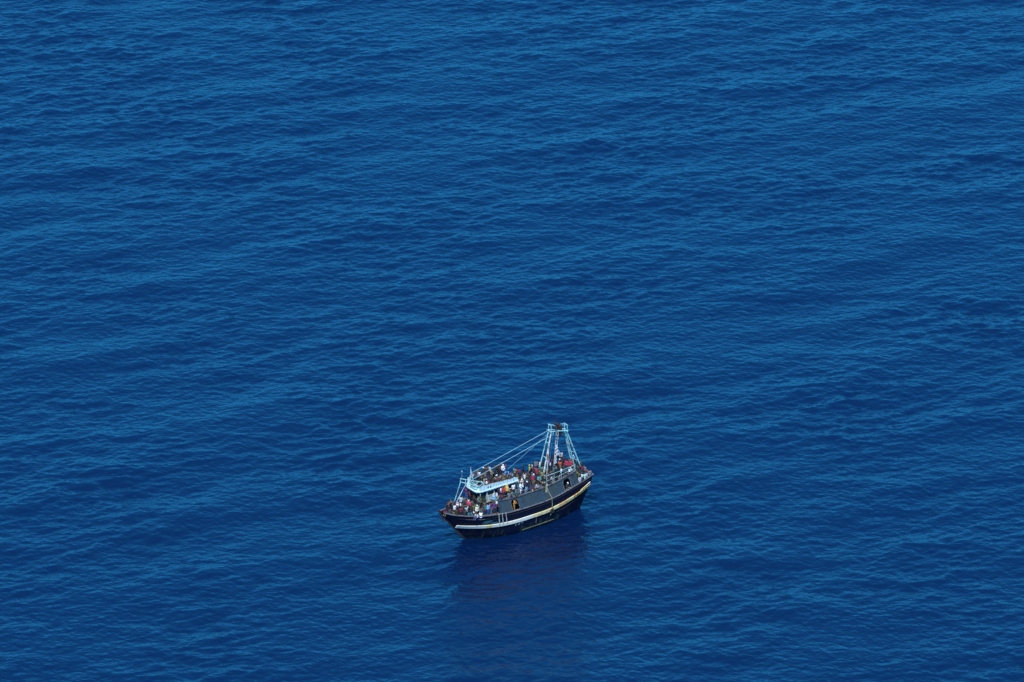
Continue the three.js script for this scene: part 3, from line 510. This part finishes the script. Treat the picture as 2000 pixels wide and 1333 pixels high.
// joints of one pose, in metres from the point the person rests on: x ahead, z to the right
const both = (p, z) => [[p[0], p[1], -z], [p[0], p[1], z]];
const POSES = {
  stand: { pelvis: [0, 0.93, 0], chest: [0, 1.27, 0], neck: [-0.01, 1.46, 0], head: [0.03, 1.61, 0], sh: both([0, 1.41], 0.175), el: both([-0.03, 1.13], 0.235), wr: both([0.05, 0.90], 0.245), hip: both([0, 0.90], 0.095), kn: both([0.025, 0.49], 0.1), an: both([-0.02, 0.085], 0.11), to: both([0.16, 0.035], 0.13) },
  rest: { pelvis: [-0.02, 0.93, 0], chest: [0.03, 1.26, 0], neck: [0.05, 1.45, 0], head: [0.1, 1.59, 0], sh: both([0.04, 1.40], 0.175), el: both([0.1, 1.13], 0.26), wr: both([0.31, 1.06], 0.12), hip: both([-0.02, 0.9], 0.095), kn: both([0.03, 0.49], 0.1), an: [[-0.08, 0.085, -0.11], [0.04, 0.085, 0.11]], to: [[0.1, 0.035, -0.13], [0.22, 0.035, 0.13]] },
  wave: { pelvis: [0, 0.93, 0], chest: [0, 1.27, 0], neck: [-0.01, 1.46, 0], head: [0.03, 1.61, 0], sh: [[0, 1.41, -0.175], [0, 1.43, 0.175]], el: [[-0.03, 1.13, -0.235], [0.06, 1.58, 0.36]], wr: [[0.05, 0.9, -0.245], [0.06, 1.83, 0.30]], hip: both([0, 0.9], 0.095), kn: both([0.025, 0.49], 0.1), an: both([-0.02, 0.085], 0.11), to: both([0.16, 0.035], 0.13) },
  sit: { pelvis: [-0.06, 0.14, 0], chest: [0, 0.47, 0], neck: [0.05, 0.66, 0], head: [0.1, 0.80, 0], sh: both([0.03, 0.60], 0.175), el: both([0.2, 0.39], 0.27), wr: both([0.42, 0.40], 0.11), hip: both([-0.03, 0.13], 0.095), kn: both([0.36, 0.49], 0.13), an: both([0.5, 0.085], 0.12), to: both([0.66, 0.035], 0.13) },
  cross: { pelvis: [-0.04, 0.14, 0], chest: [0, 0.48, 0], neck: [0.03, 0.67, 0], head: [0.07, 0.82, 0], sh: both([0.01, 0.61], 0.175), el: both([0.06, 0.35], 0.25), wr: both([0.26, 0.25], 0.19), hip: both([-0.02, 0.13], 0.095), kn: both([0.32, 0.15], 0.31), an: [[0.36, 0.075, 0.02], [0.26, 0.09, -0.04]], to: [[0.28, 0.045, 0.2], [0.2, 0.06, -0.2]] },
  edge: { pelvis: [0, 0.13, 0], chest: [0.02, 0.47, 0], neck: [0.04, 0.66, 0], head: [0.08, 0.81, 0], sh: both([0.03, 0.61], 0.175), el: both([0.0, 0.34], 0.25), wr: both([0.2, 0.2], 0.2), hip: both([0.02, 0.12], 0.095), kn: both([0.45, 0.1], 0.12), an: both([0.48, -0.32], 0.12), to: both([0.64, -0.38], 0.13) },
  squat: { pelvis: [-0.12, 0.3, 0], chest: [0.06, 0.6, 0], neck: [0.13, 0.78, 0], head: [0.18, 0.92, 0], sh: both([0.1, 0.73], 0.175), el: both([0.26, 0.52], 0.27), wr: both([0.45, 0.5], 0.1), hip: both([-0.1, 0.3], 0.095), kn: both([0.3, 0.52], 0.17), an: both([0.06, 0.085], 0.13), to: both([0.24, 0.035], 0.15) },
};
const mix3 = (a, b, t) => a.map((v, i) => v + (b[i] - v) * t);
function wide(c, w, r) { return cone([c[0], c[1], c[2] - w], [c[0], c[1], c[2] + w], r, r); }
function makePose(p) {
  const waist = mix3(p.pelvis, p.chest, 0.45), torso = q => [wide(p.pelvis, 0.075, 0.105 + q), wide(waist, 0.055, 0.1 + q), wide(p.chest, 0.075, 0.112 + q), cone(mix3(p.chest, p.neck, 0.2), p.neck, 0.1 + q, 0.055 + q * 0.5)];
  const arms = (q, far) => [0, 1].flatMap(s => { const t = [cone(mix3(p.chest, p.sh[s], 0.7), p.sh[s], 0.07 + q, 0.06 + q), cone(p.sh[s], far < 0.5 ? mix3(p.sh[s], p.el[s], 0.72) : p.el[s], 0.056 + q, (far < 0.5 ? 0.048 : 0.042) + q * 1.2)]; if (far > 0.5) t.push(cone(p.el[s], mix3(p.el[s], p.wr[s], far), 0.042 + q, 0.03 + q)); return t; });
  const legs = (q, far) => [0, 1].flatMap(s => [cone(p.hip[s], p.kn[s], 0.085 + q, 0.056 + q), cone(p.kn[s], mix3(p.kn[s], p.an[s], far), 0.054 + q, 0.038 + q * 1.4)]);
  const feet = [0, 1].map(s => cone(p.an[s], p.to[s], 0.038, 0.03));
  const all = [p.pelvis, p.chest, p.neck, p.head, ...p.sh, ...p.el, ...p.wr, ...p.hip, ...p.kn, ...p.an, ...p.to];
  const lo = [0, 1, 2].map(k => Math.min(...all.map(a => a[k])) - 0.18), hi = [0, 1, 2].map(k => Math.max(...all.map(a => a[k])) + 0.18);
  const neckTo = mix3(p.neck, p.head, 0.5);
  const body = paint(netMesh(join([...torso(0), cone(p.neck, neckTo, 0.06, 0.052), ...arms(0, 1), ...legs(0, 1), ...feet], 0.05), lo, hi, 0.046), () => WHITE);
  const head = headGeo.clone(); head.translate(...p.head);
  const hands = [0, 1].map(s => { const g = (s ? handR : handL).clone(), d = new THREE.Vector3(...p.wr[s]).sub(new THREE.Vector3(...p.el[s])).normalize(); g.applyQuaternion(new THREE.Quaternion().setFromUnitVectors(V(0, -1, 0), d)); g.translate(...mix3(p.el[s], p.wr[s], 1.02)); return g; });
  const strip_ = g => { const q = g.clone(); for (const k of Object.keys(q.attributes)) if (!['position', 'normal', 'color'].includes(k)) q.deleteAttribute(k); return q; };
  return {
    head: p.head,
    body: mergeGeometries([body, head, ...hands].map(strip_)),
    tee: netMesh(join([...torso(0.022), ...arms(0.02, 0)], 0.045), lo, hi, 0.051),
    sleeve: netMesh(join([...torso(0.028), ...arms(0.022, 0.92)], 0.045), lo, hi, 0.051),
    trousers: netMesh(join([wide(p.pelvis, 0.08, 0.114), ...legs(0.02, 0.93)], 0.045), lo, hi, 0.051),
  };
}
const poseGeo = {}; for (const k of Object.keys(POSES)) poseGeo[k] = makePose(POSES[k]);

const cloth = (r, g, b) => new THREE.MeshStandardMaterial({ color: rgb(r, g, b), roughness: 0.9 });
const CLOTH = {
  black: cloth(0.012, 0.012, 0.014), charcoal: cloth(0.03, 0.032, 0.036), navy: cloth(0.014, 0.02, 0.06), 'dark brown': cloth(0.045, 0.028, 0.02), brown: cloth(0.11, 0.06, 0.035), grey: cloth(0.17, 0.18, 0.2), 'pale grey': cloth(0.42, 0.44, 0.47), white: cloth(0.78, 0.78, 0.78), cream: cloth(0.74, 0.70, 0.52), sand: cloth(0.45, 0.33, 0.2), olive: cloth(0.10, 0.11, 0.05), khaki: cloth(0.24, 0.22, 0.12), 'grey green': cloth(0.16, 0.24, 0.20), 'sea green': cloth(0.10, 0.30, 0.24), mint: cloth(0.40, 0.62, 0.50), teal: cloth(0.03, 0.18, 0.22), 'dark teal': cloth(0.018, 0.06, 0.075), 'light blue': cloth(0.22, 0.42, 0.58), azure: cloth(0.06, 0.30, 0.80), blue: cloth(0.03, 0.08, 0.30), purple: cloth(0.09, 0.06, 0.28), maroon: cloth(0.16, 0.025, 0.05), crimson: cloth(0.42, 0.028, 0.085), red: cloth(0.40, 0.03, 0.045), 'red orange': cloth(0.42, 0.09, 0.05), pink: cloth(0.60, 0.09, 0.21), magenta: cloth(0.45, 0.04, 0.20), 'pale pink': cloth(0.62, 0.40, 0.34), orange: cloth(0.62, 0.24, 0.05), yellow: cloth(0.78, 0.50, 0.10), 'yellow green': cloth(0.46, 0.50, 0.05),
};
const SKIN = [[0.05, 0.026, 0.016], [0.09, 0.048, 0.03], [0.16, 0.085, 0.052], [0.25, 0.14, 0.09]].map(c => new THREE.MeshStandardMaterial({ color: rgb(...c), roughness: 0.62, vertexColors: true }));
const HAIR = new THREE.MeshStandardMaterial({ color: rgb(0.01, 0.009, 0.009), roughness: 0.8 });
const hullYaw = boat.rotation.y; boat.updateMatrixWorld(true);
const LEVEL = { foredeck: x => mainDeckY(x) + 0.05, bridge: () => 5.35, roof: () => 7.98, upper: x => upperY(x) + 0.05, stern: x => mainDeckY(x) + 0.05, rail: x => capY(x) + 0.1, side: x => capY(x) + 0.06 };
const WHERE = { foredeck: 'on the foredeck', bridge: 'before the wheelhouse', roof: 'on the wheelhouse roof', upper: 'on the upper deck', stern: 'on the stern deck', rail: 'on the stern bulwark', side: 'on the side deck' };
const POSE_WORD = { stand: 'standing', rest: 'standing hands joined', wave: 'raising one arm', sit: 'sitting knees up', cross: 'sitting cross-legged', edge: 'sitting legs hanging', squat: 'squatting' };
const crowd = [], taken = new Set(), pr = rng(404);
const pick = a => a[Math.floor(pr() * a.length)];
function person(level, x, z, pose, shirt, opt = {}) {
  const near = opt.at || WHERE[level];
  let legs, hat, label;
  for (let k = 0; k < 40; k++) { // dress each one so that the words single them out
    if (k && opt.any) shirt = pick(sombre);
    legs = opt.legs || pick(['black', 'charcoal', 'navy', 'navy', 'dark brown', 'grey', 'blue', 'khaki']);
    hat = opt.hat || (pr() < 0.76 ? 'hair' : pick(['white cap', 'black cap', 'white scarf', 'red cap', 'grey scarf', 'navy cap']));
    label = `person ${POSE_WORD[pose]} ${near}, ${shirt} top, ${legs} trousers${hat === 'hair' ? '' : ', ' + hat}`;
    if (!taken.has(label)) break;
  }
  taken.add(label);
  const g = new THREE.Group(), n = crowd.length; g.name = n ? 'person_' + String(n).padStart(3, '0') : 'person';
  const geo = poseGeo[pose], skin = opt.skin ?? Math.floor(pr() * 4);
  put(g, 'body', geo.body, SKIN[skin]);
  const sleeved = opt.sleeve ?? pr() < 0.45; put(g, sleeved ? 'long_sleeved_top' : 'shirt', sleeved ? geo.sleeve : geo.tee, CLOTH[shirt]);
  put(g, 'trousers', geo.trousers, CLOTH[legs]);
  const hc = hat.split(' '), isCap = hc[hc.length - 1] === 'cap', hm = hat === 'hair' ? put(g, 'hair', hairGeo, HAIR) : put(g, isCap ? 'cap' : 'head_scarf', isCap ? capGeo : scarfGeo, CLOTH[hc.slice(0, -1).join(' ')]);
  hm.position.set(...geo.head);
  const y = (opt.y ?? LEVEL[level](x)), s = 1.05 * (opt.scale || 0.95 + 0.11 * pr());
  g.scale.setScalar(s); g.position.copy(boat.localToWorld(V(x, y, z)));
  g.rotation.y = hullYaw + (opt.turn ?? pr() * 6.283);
  g.userData = { label, category: 'person', group: 'people crowded on the fishing boat' };
  scene.add(g); crowd.push({ x, y, z, g });
}
const sombre = ['black', 'black', 'black', 'charcoal', 'charcoal', 'charcoal', 'navy', 'navy', 'navy', 'dark brown', 'dark brown', 'brown', 'dark teal', 'dark teal', 'maroon', 'olive', 'grey', 'teal', 'pale grey', 'pale grey', 'maroon', 'white', 'grey green', 'khaki'];
const toCam = Math.PI / 2;   // facing out over the port side
const P = (l, x, z, pose, shirt, opt) => person(l, x, z, pose, shirt, opt);
// those whose clothes stand out
P('foredeck', 7.45, 0.4, 'stand', 'pink', { sleeve: true, turn: 0.6 }); P('foredeck', 7.35, 1.1, 'stand', 'red'); P('foredeck', 7.5, -1.75, 'stand', 'cream', { sleeve: true, hat: 'cream cap', scale: 1.06, turn: toCam });
P('foredeck', 8.6, -0.55, 'stand', 'olive'); P('foredeck', 8.4, 1.95, 'sit', 'white', { hat: 'white cap' }); P('foredeck', 10.9, 0.4, 'sit', 'crimson', { sleeve: true }); P('foredeck', 10.25, 0.35, 'cross', 'sand');
P('foredeck', 7.9, -2.25, 'sit', 'pale grey', { sleeve: true, turn: 0.4 }); P('foredeck', 7.35, -2.45, 'squat', 'white');
P('side', 5.3, -2.72, 'stand', 'purple', { turn: toCam }); P('side', 6.2, -2.68, 'stand', 'light blue', { legs: 'blue', turn: toCam }); P('upper', 4.3, -2.2, 'edge', 'grey green', { legs: 'grey green', turn: 0.15, at: 'on the deckhouse edge' });
P('bridge', 6.75, 2.1, 'stand', 'magenta'); P('bridge', 4.85, -2.05, 'stand', 'light blue', { sleeve: true, turn: 0.8 });
P('upper', 3.1, -2.1, 'rest', 'red', { at: 'beside the wheelhouse' }); P('upper', 2.45, -1.95, 'stand', 'yellow', { at: 'beside the wheelhouse', hat: 'yellow scarf', sleeve: true, scale: 1.08 });
P('upper', 1.7, -2.2, 'sit', 'grey green'); P('upper', 1.05, -2.2, 'cross', 'teal'); P('upper', 0.2, -2.25, 'rest', 'white', { sleeve: true, legs: 'white', turn: toCam, scale: 1.06 }); P('upper', -0.75, -2.3, 'rest', 'navy', { turn: toCam, legs: 'light blue' });
P('upper', -0.45, -1.55, 'stand', 'pale pink', { hat: 'white scarf', turn: toCam, scale: 1.08 }); P('upper', -0.05, -1.05, 'stand', 'white', { turn: toCam, legs: 'sand', hat: 'white cap', sleeve: true });
P('upper', 1.8, -2.9, 'rest', 'orange', { y: capY(1.72) + 0.02, at: 'in the forward doorway', sleeve: true, legs: 'orange', skin: 2, turn: 2.2, scale: 1.0 });
P('roof', 4.2, -0.15, 'sit', 'black', { sleeve: true, turn: 0.2 }); P('roof', 2.65, 0.8, 'stand', 'dark teal', { sleeve: true }); P('roof', 3.7, 1.2, 'sit', 'maroon'); P('roof', 4.7, 0.85, 'cross', 'charcoal'); P('roof', 3.6, 1.5, 'stand', 'brown'); P('roof', 4.3, 1.5, 'rest', 'charcoal', { hat: 'white cap' }); P('roof', 5.0, 1.5, 'stand', 'olive'); P('roof', 5.9, 1.3, 'rest', 'maroon'); P('roof', 2.95, -0.3, 'sit', 'navy', { hat: 'white cap', turn: -0.3 });
P('roof', 5.3, 1.4, 'sit', 'navy', { hat: 'white cap' }); P('roof', 1.4, 0.5, 'stand', 'white', { sleeve: true, hat: 'white scarf' }); P('roof', 0.95, 0.1, 'squat', 'azure', { sleeve: true, scale: 1.06 }); P('roof', 0.65, -0.65, 'sit', 'grey', { sleeve: true, turn: 0.3 }); P('roof', 2.3, -0.4, 'sit', 'brown', { turn: 3 }); P('roof', 5.6, 0.2, 'sit', 'dark teal'); P('roof', 4.0, 0.6, 'rest', 'black');
P('upper', -2.1, 1.9, 'stand', 'maroon', { sleeve: true }); P('upper', -3.0, 1.7, 'wave', 'black'); P('upper', -4.05, 1.6, 'stand', 'yellow green', { sleeve: true, hat: 'yellow green cap' }); P('upper', -5.5, 2.0, 'stand', 'grey', { sleeve: true }); P('upper', -4.3, 0.35, 'stand', 'red');
P('upper', -2.75, -1.2, 'stand', 'crimson', { sleeve: true, hat: 'white cap', turn: toCam }); P('upper', -3.25, -1.85, 'rest', 'sea green', { sleeve: true }); P('upper', -3.9, -2.1, 'sit', 'khaki'); P('upper', -5.6, -0.45, 'cross', 'maroon', { sleeve: true }); P('upper', -5.2, 0.2, 'stand', 'sea green');
P('upper', -7.0, 0.7, 'stand', 'pink'); P('upper', -7.75, -0.75, 'stand', 'red orange'); P('upper', -8.55, -1.3, 'stand', 'crimson', { sleeve: true }); P('upper', -9.0, -1.75, 'stand', 'red', { sleeve: true }); P('upper', -8.0, -1.95, 'cross', 'teal'); P('upper', -8.6, -2.05, 'sit', 'white', { hat: 'white cap', turn: toCam }); P('upper', -5.6, -1.8, 'sit', 'pale grey');
P('stern', -11.1, -1.0, 'stand', 'navy', { sleeve: true }); P('rail', -11.35, -2.5, 'edge', 'pale grey', { turn: 2.6 + Math.PI, sleeve: true }); P('stern', -11.7, -1.5, 'stand', 'grey', { sleeve: true }); P('rail', -10.85, -2.62, 'edge', 'mint', { turn: -toCam }); P('rail', -10.3, -2.75, 'edge', 'charcoal', { turn: -toCam, sleeve: true }); P('stern', -11.9, 0.1, 'stand', 'olive');
P('upper', -7.45, -1.55, 'sit', 'navy'); P('upper', -2.6, -2.2, 'sit', 'pale grey', { sleeve: true }); P('upper', -7.65, -2.75, 'rest', 'charcoal', { y: mainDeckY(-7.65) + 0.05, at: 'in the aft doorway', hat: 'white cap', turn: toCam });
// the rest of the crowd
const keepOff = [[-4.75, -0.65], [-4.9, 0.85], [-11.4, 0.95], [-11.9, -0.9], [-11.2, -0.1], [-7.4, 0], [-6.4, 0.3], [10.0, 0.85], [9.4, 1.75], [-4.75, -1.5], [7.1, 1.5], [7.1, -1.5]];
function fill(level, count, x0, x1, zMax, poses, zMin = null, gap = 0.44) {
  let made = 0, tries = 0;
  while (made < count && tries++ < 4000) {
    const x = lerp(x0, x1, pr()), zm = zMax(x), z = zMin ? lerp(zMin(x), zm, pr()) : (pr() * 2 - 1) * zm, y = LEVEL[level](x);
    if ((!zMin && zm <= 0.1) || crowd.some(c => Math.hypot(c.x - x, c.z - z) < gap && Math.abs(c.y - y) < 1.2) || keepOff.some(k => Math.hypot(k[0] - x, k[1] - z) < 0.32)) continue;
    person(level, x, z, pick(poses), pick(sombre), level === 'roof' ? { any: true, turn: pick([0, Math.PI]) + 0.8 * (pr() - 0.5) } : { any: true }); made++;
  }
}
const mixed = ['stand', 'stand', 'rest', 'sit', 'sit', 'cross', 'squat', 'wave'], low = ['sit', 'sit', 'cross', 'squat', 'rest'], tall = ['stand', 'stand', 'rest', 'rest', 'wave'];
fill('foredeck', 44, 7.3, 11.9, x => beamAt(x, mainDeckY(x)) - 0.36, mixed, null, 0.4);
fill('bridge', 18, 6.0, 6.95, () => 2.15, tall, null, 0.38);
fill('bridge', 2, 4.7, 6.95, () => 2.15, tall, () => 1.72);
fill('roof', 12, 0.7, 6.5, () => 1.5, tall, () => 0.1, 0.4);
fill('roof', 18, 0.7, 6.5, () => 0.1, ['sit', 'cross', 'squat', 'squat'], () => -1.4, 0.4);
fill('upper', 5, 4.0, 0.4, x => houseSide(x) - 0.15, tall, () => 1.75);
fill('upper', 11, 4.0, 0.3, () => -1.72, mixed, x => -(houseSide(x) - 0.1), 0.4);
fill('upper', 34, 0.4, -4.4, x => houseSide(x) - 0.12, mixed, null, 0.38);
fill('upper', 46, -4.4, -9.45, x => houseSide(x) - 0.12, ['stand', 'rest', 'sit', 'stand', 'cross', 'squat'], null, 0.38);
fill('stern', 26, -9.95, -12.1, x => capBeam(x) - 0.4, mixed, null, 0.38);
fill('side', 7, 7.0, 4.6, x => -(2.5), tall, x => -(capBeam(x) - 0.2), 0.36);
for (const [x, i] of [[-9.9, 1], [-11.9, 0], [9.6, 2], [10.7, 3]]) person('rail', x, -(capBeam(x) - 0.12), 'edge', ['grey', 'pale grey', 'charcoal', 'dark brown'][i], { turn: -toCam, at: x > 0 ? 'on the bow bulwark' : undefined });


// ---------------------------------------------------------------- loose gear
function loose(name, geo, mat, label, category) { const m = new THREE.Mesh(geo, mat); m.name = name; m.castShadow = m.receiveShadow = true; m.position.copy(boat.position); m.rotation.y = hullYaw; m.userData = { label, category }; scene.add(m); return m; }
const sideAt = (x, t) => V(x, lerp(capY(x) + 0.1, upperY(x), t), -(lerp(capBeam(x) + 0.02, houseSide(x) + 0.16, t)));
loose('mooring_rope', tubeThrough([V(-3.9, upperY(-3.9) + 0.75, -2.2), V(-4.0, upperY(-4.0) + 0.2, -(houseSide(-4) + 0.2)), sideAt(-4.15, 0.8), sideAt(-4.3, 0.4), sideAt(-4.45, 0.05).add(V(0, 0.05, -0.1)), V(-4.6, 3.4, -beamAt(-4.6, 3.4) - 0.08), V(-4.5, 2.4, -beamAt(-4.5, 2.4) - 0.22), V(-4.4, 1.5, -beamAt(-4.4, 1.5) - 0.1)], 0.055, 48, 7), M.rope, 'thick yellowish rope hanging from the upper deck down the port hull side', 'rope');
{
  const nb = rng(9), lumps = []; for (let i = 0; i < 16; i++) lumps.push(egg([-3.9 - 0.3 * nb(), lerp(upperY(-4) - 0.85, upperY(-4) + 0.35, i / 15), -(houseSide(-4) + 0.28 - 0.1 * (i / 15)) + 0.16 * (nb() - 0.5)], [0.13 + 0.07 * nb(), 0.12 + 0.05 * nb(), 0.12]));
  loose('net_bundle', netMesh(join(lumps, 0.06), [-4.6, upperY(-4) - 1.2, -3.2], [-3.5, upperY(-4) + 0.7, -1.8], 0.045), M.rope, 'olive yellow net bundle hung over the deckhouse edge beside the rope', 'net');
  const fl = [], r2 = rng(31); for (let i = 0; i < 15; i++) { const t = i / 14; fl.push(egg([lerp(-7.25, -7.5, t) + 0.25 * (r2() - 0.5), lerp(7.9, 10.6, t), -0.38 + 0.2 * (r2() - 0.5)], [0.12 + 0.1 * r2(), 0.15, 0.12 + 0.08 * r2()])); }
  loose('net_bundle_001', netMesh(join(fl, 0.05), [-7.9, 7.4, -0.9], [-6.8, 11.0, 0.1], 0.045), CLOTH['pale grey'], 'pale lumpy net bundle hanging beside the gantry ladder', 'net');
  const ty = new THREE.TorusGeometry(0.27, 0.1, 10, 22); ty.translate(-4.5, 2.3, -beamAt(-4.5, 2.3) - 0.34); loose('tyre_fender', ty, M.tyre, 'black tyre fender hanging on the rope against the hull', 'fender');
}

// stocked anchor hung at the bow
{
  const an = new THREE.Group(); an.name = 'anchor'; an.position.copy(boat.position); an.rotation.y = hullYaw; an.userData = { label: 'dark iron anchor hanging at the bow stem', category: 'anchor' }; scene.add(an);
  const bx = bowX(4.9) + 0.28, z = -0.22;
  put(an, 'shank', rod(V(bx + 0.1, 5.55, z), V(bx - 0.12, 4.2, z), 0.055), M.dark);
  put(an, 'stock', rod(V(bx + 0.07, 5.3, z - 0.45), V(bx + 0.07, 5.3, z + 0.35), 0.04), M.dark);
  for (const s of [-1, 1]) { put(an, 'arm', tubeThrough([V(bx - 0.12, 4.2, z), V(bx - 0.1, 4.25, z + s * 0.3), V(bx - 0.05, 4.55, z + s * 0.5)], 0.05, 8), M.dark); put(an, 'fluke', rbox(bx - 0.05, 4.5, z + s * 0.47, 0.22, 0.26, 0.07), M.rust); }
}
// oil drum, jerrycans and bundles stowed among the people
function stow(name, parts, at, turn, label, category) { const g = new THREE.Group(); g.name = name; g.position.copy(boat.localToWorld(at)); g.rotation.y = hullYaw + turn; g.userData = { label, category }; scene.add(g); for (const [n, geo, mat] of parts) put(g, n, geo, mat); return g; }
const canGeo = (() => { const b = new RoundedBoxGeometry(0.26, 0.36, 0.16, 2, 0.035); b.translate(0, 0.18, 0); return b; })();
const canHandle = new THREE.TorusGeometry(0.06, 0.016, 6, 12, Math.PI); canHandle.translate(-0.03, 0.36, 0);
const canCap = new THREE.CylinderGeometry(0.03, 0.03, 0.05, 10); canCap.translate(0.09, 0.38, 0);
[['blue', 'blue', 3.9, -2.45, 'blue plastic jerrycan by the forward rail of the upper deck'], ['yellow', 'yellow', -1.7, -2.5, 'yellow plastic jerrycan at the upper deck edge'], ['white', 'white', -9.35, -1.2, 'white plastic jerrycan at the after edge of the upper deck']].forEach(([c, k, x, z, l], i) => stow(i ? 'jerrycan_00' + i : 'jerrycan', [['can', canGeo, CLOTH[k]], ['handle', canHandle, CLOTH[k]], ['cap', canCap, CLOTH.black]], V(x, upperY(x) + 0.03, z), 0.4 + i, l, 'jerrycan'));
renderer.render(scene, camera);
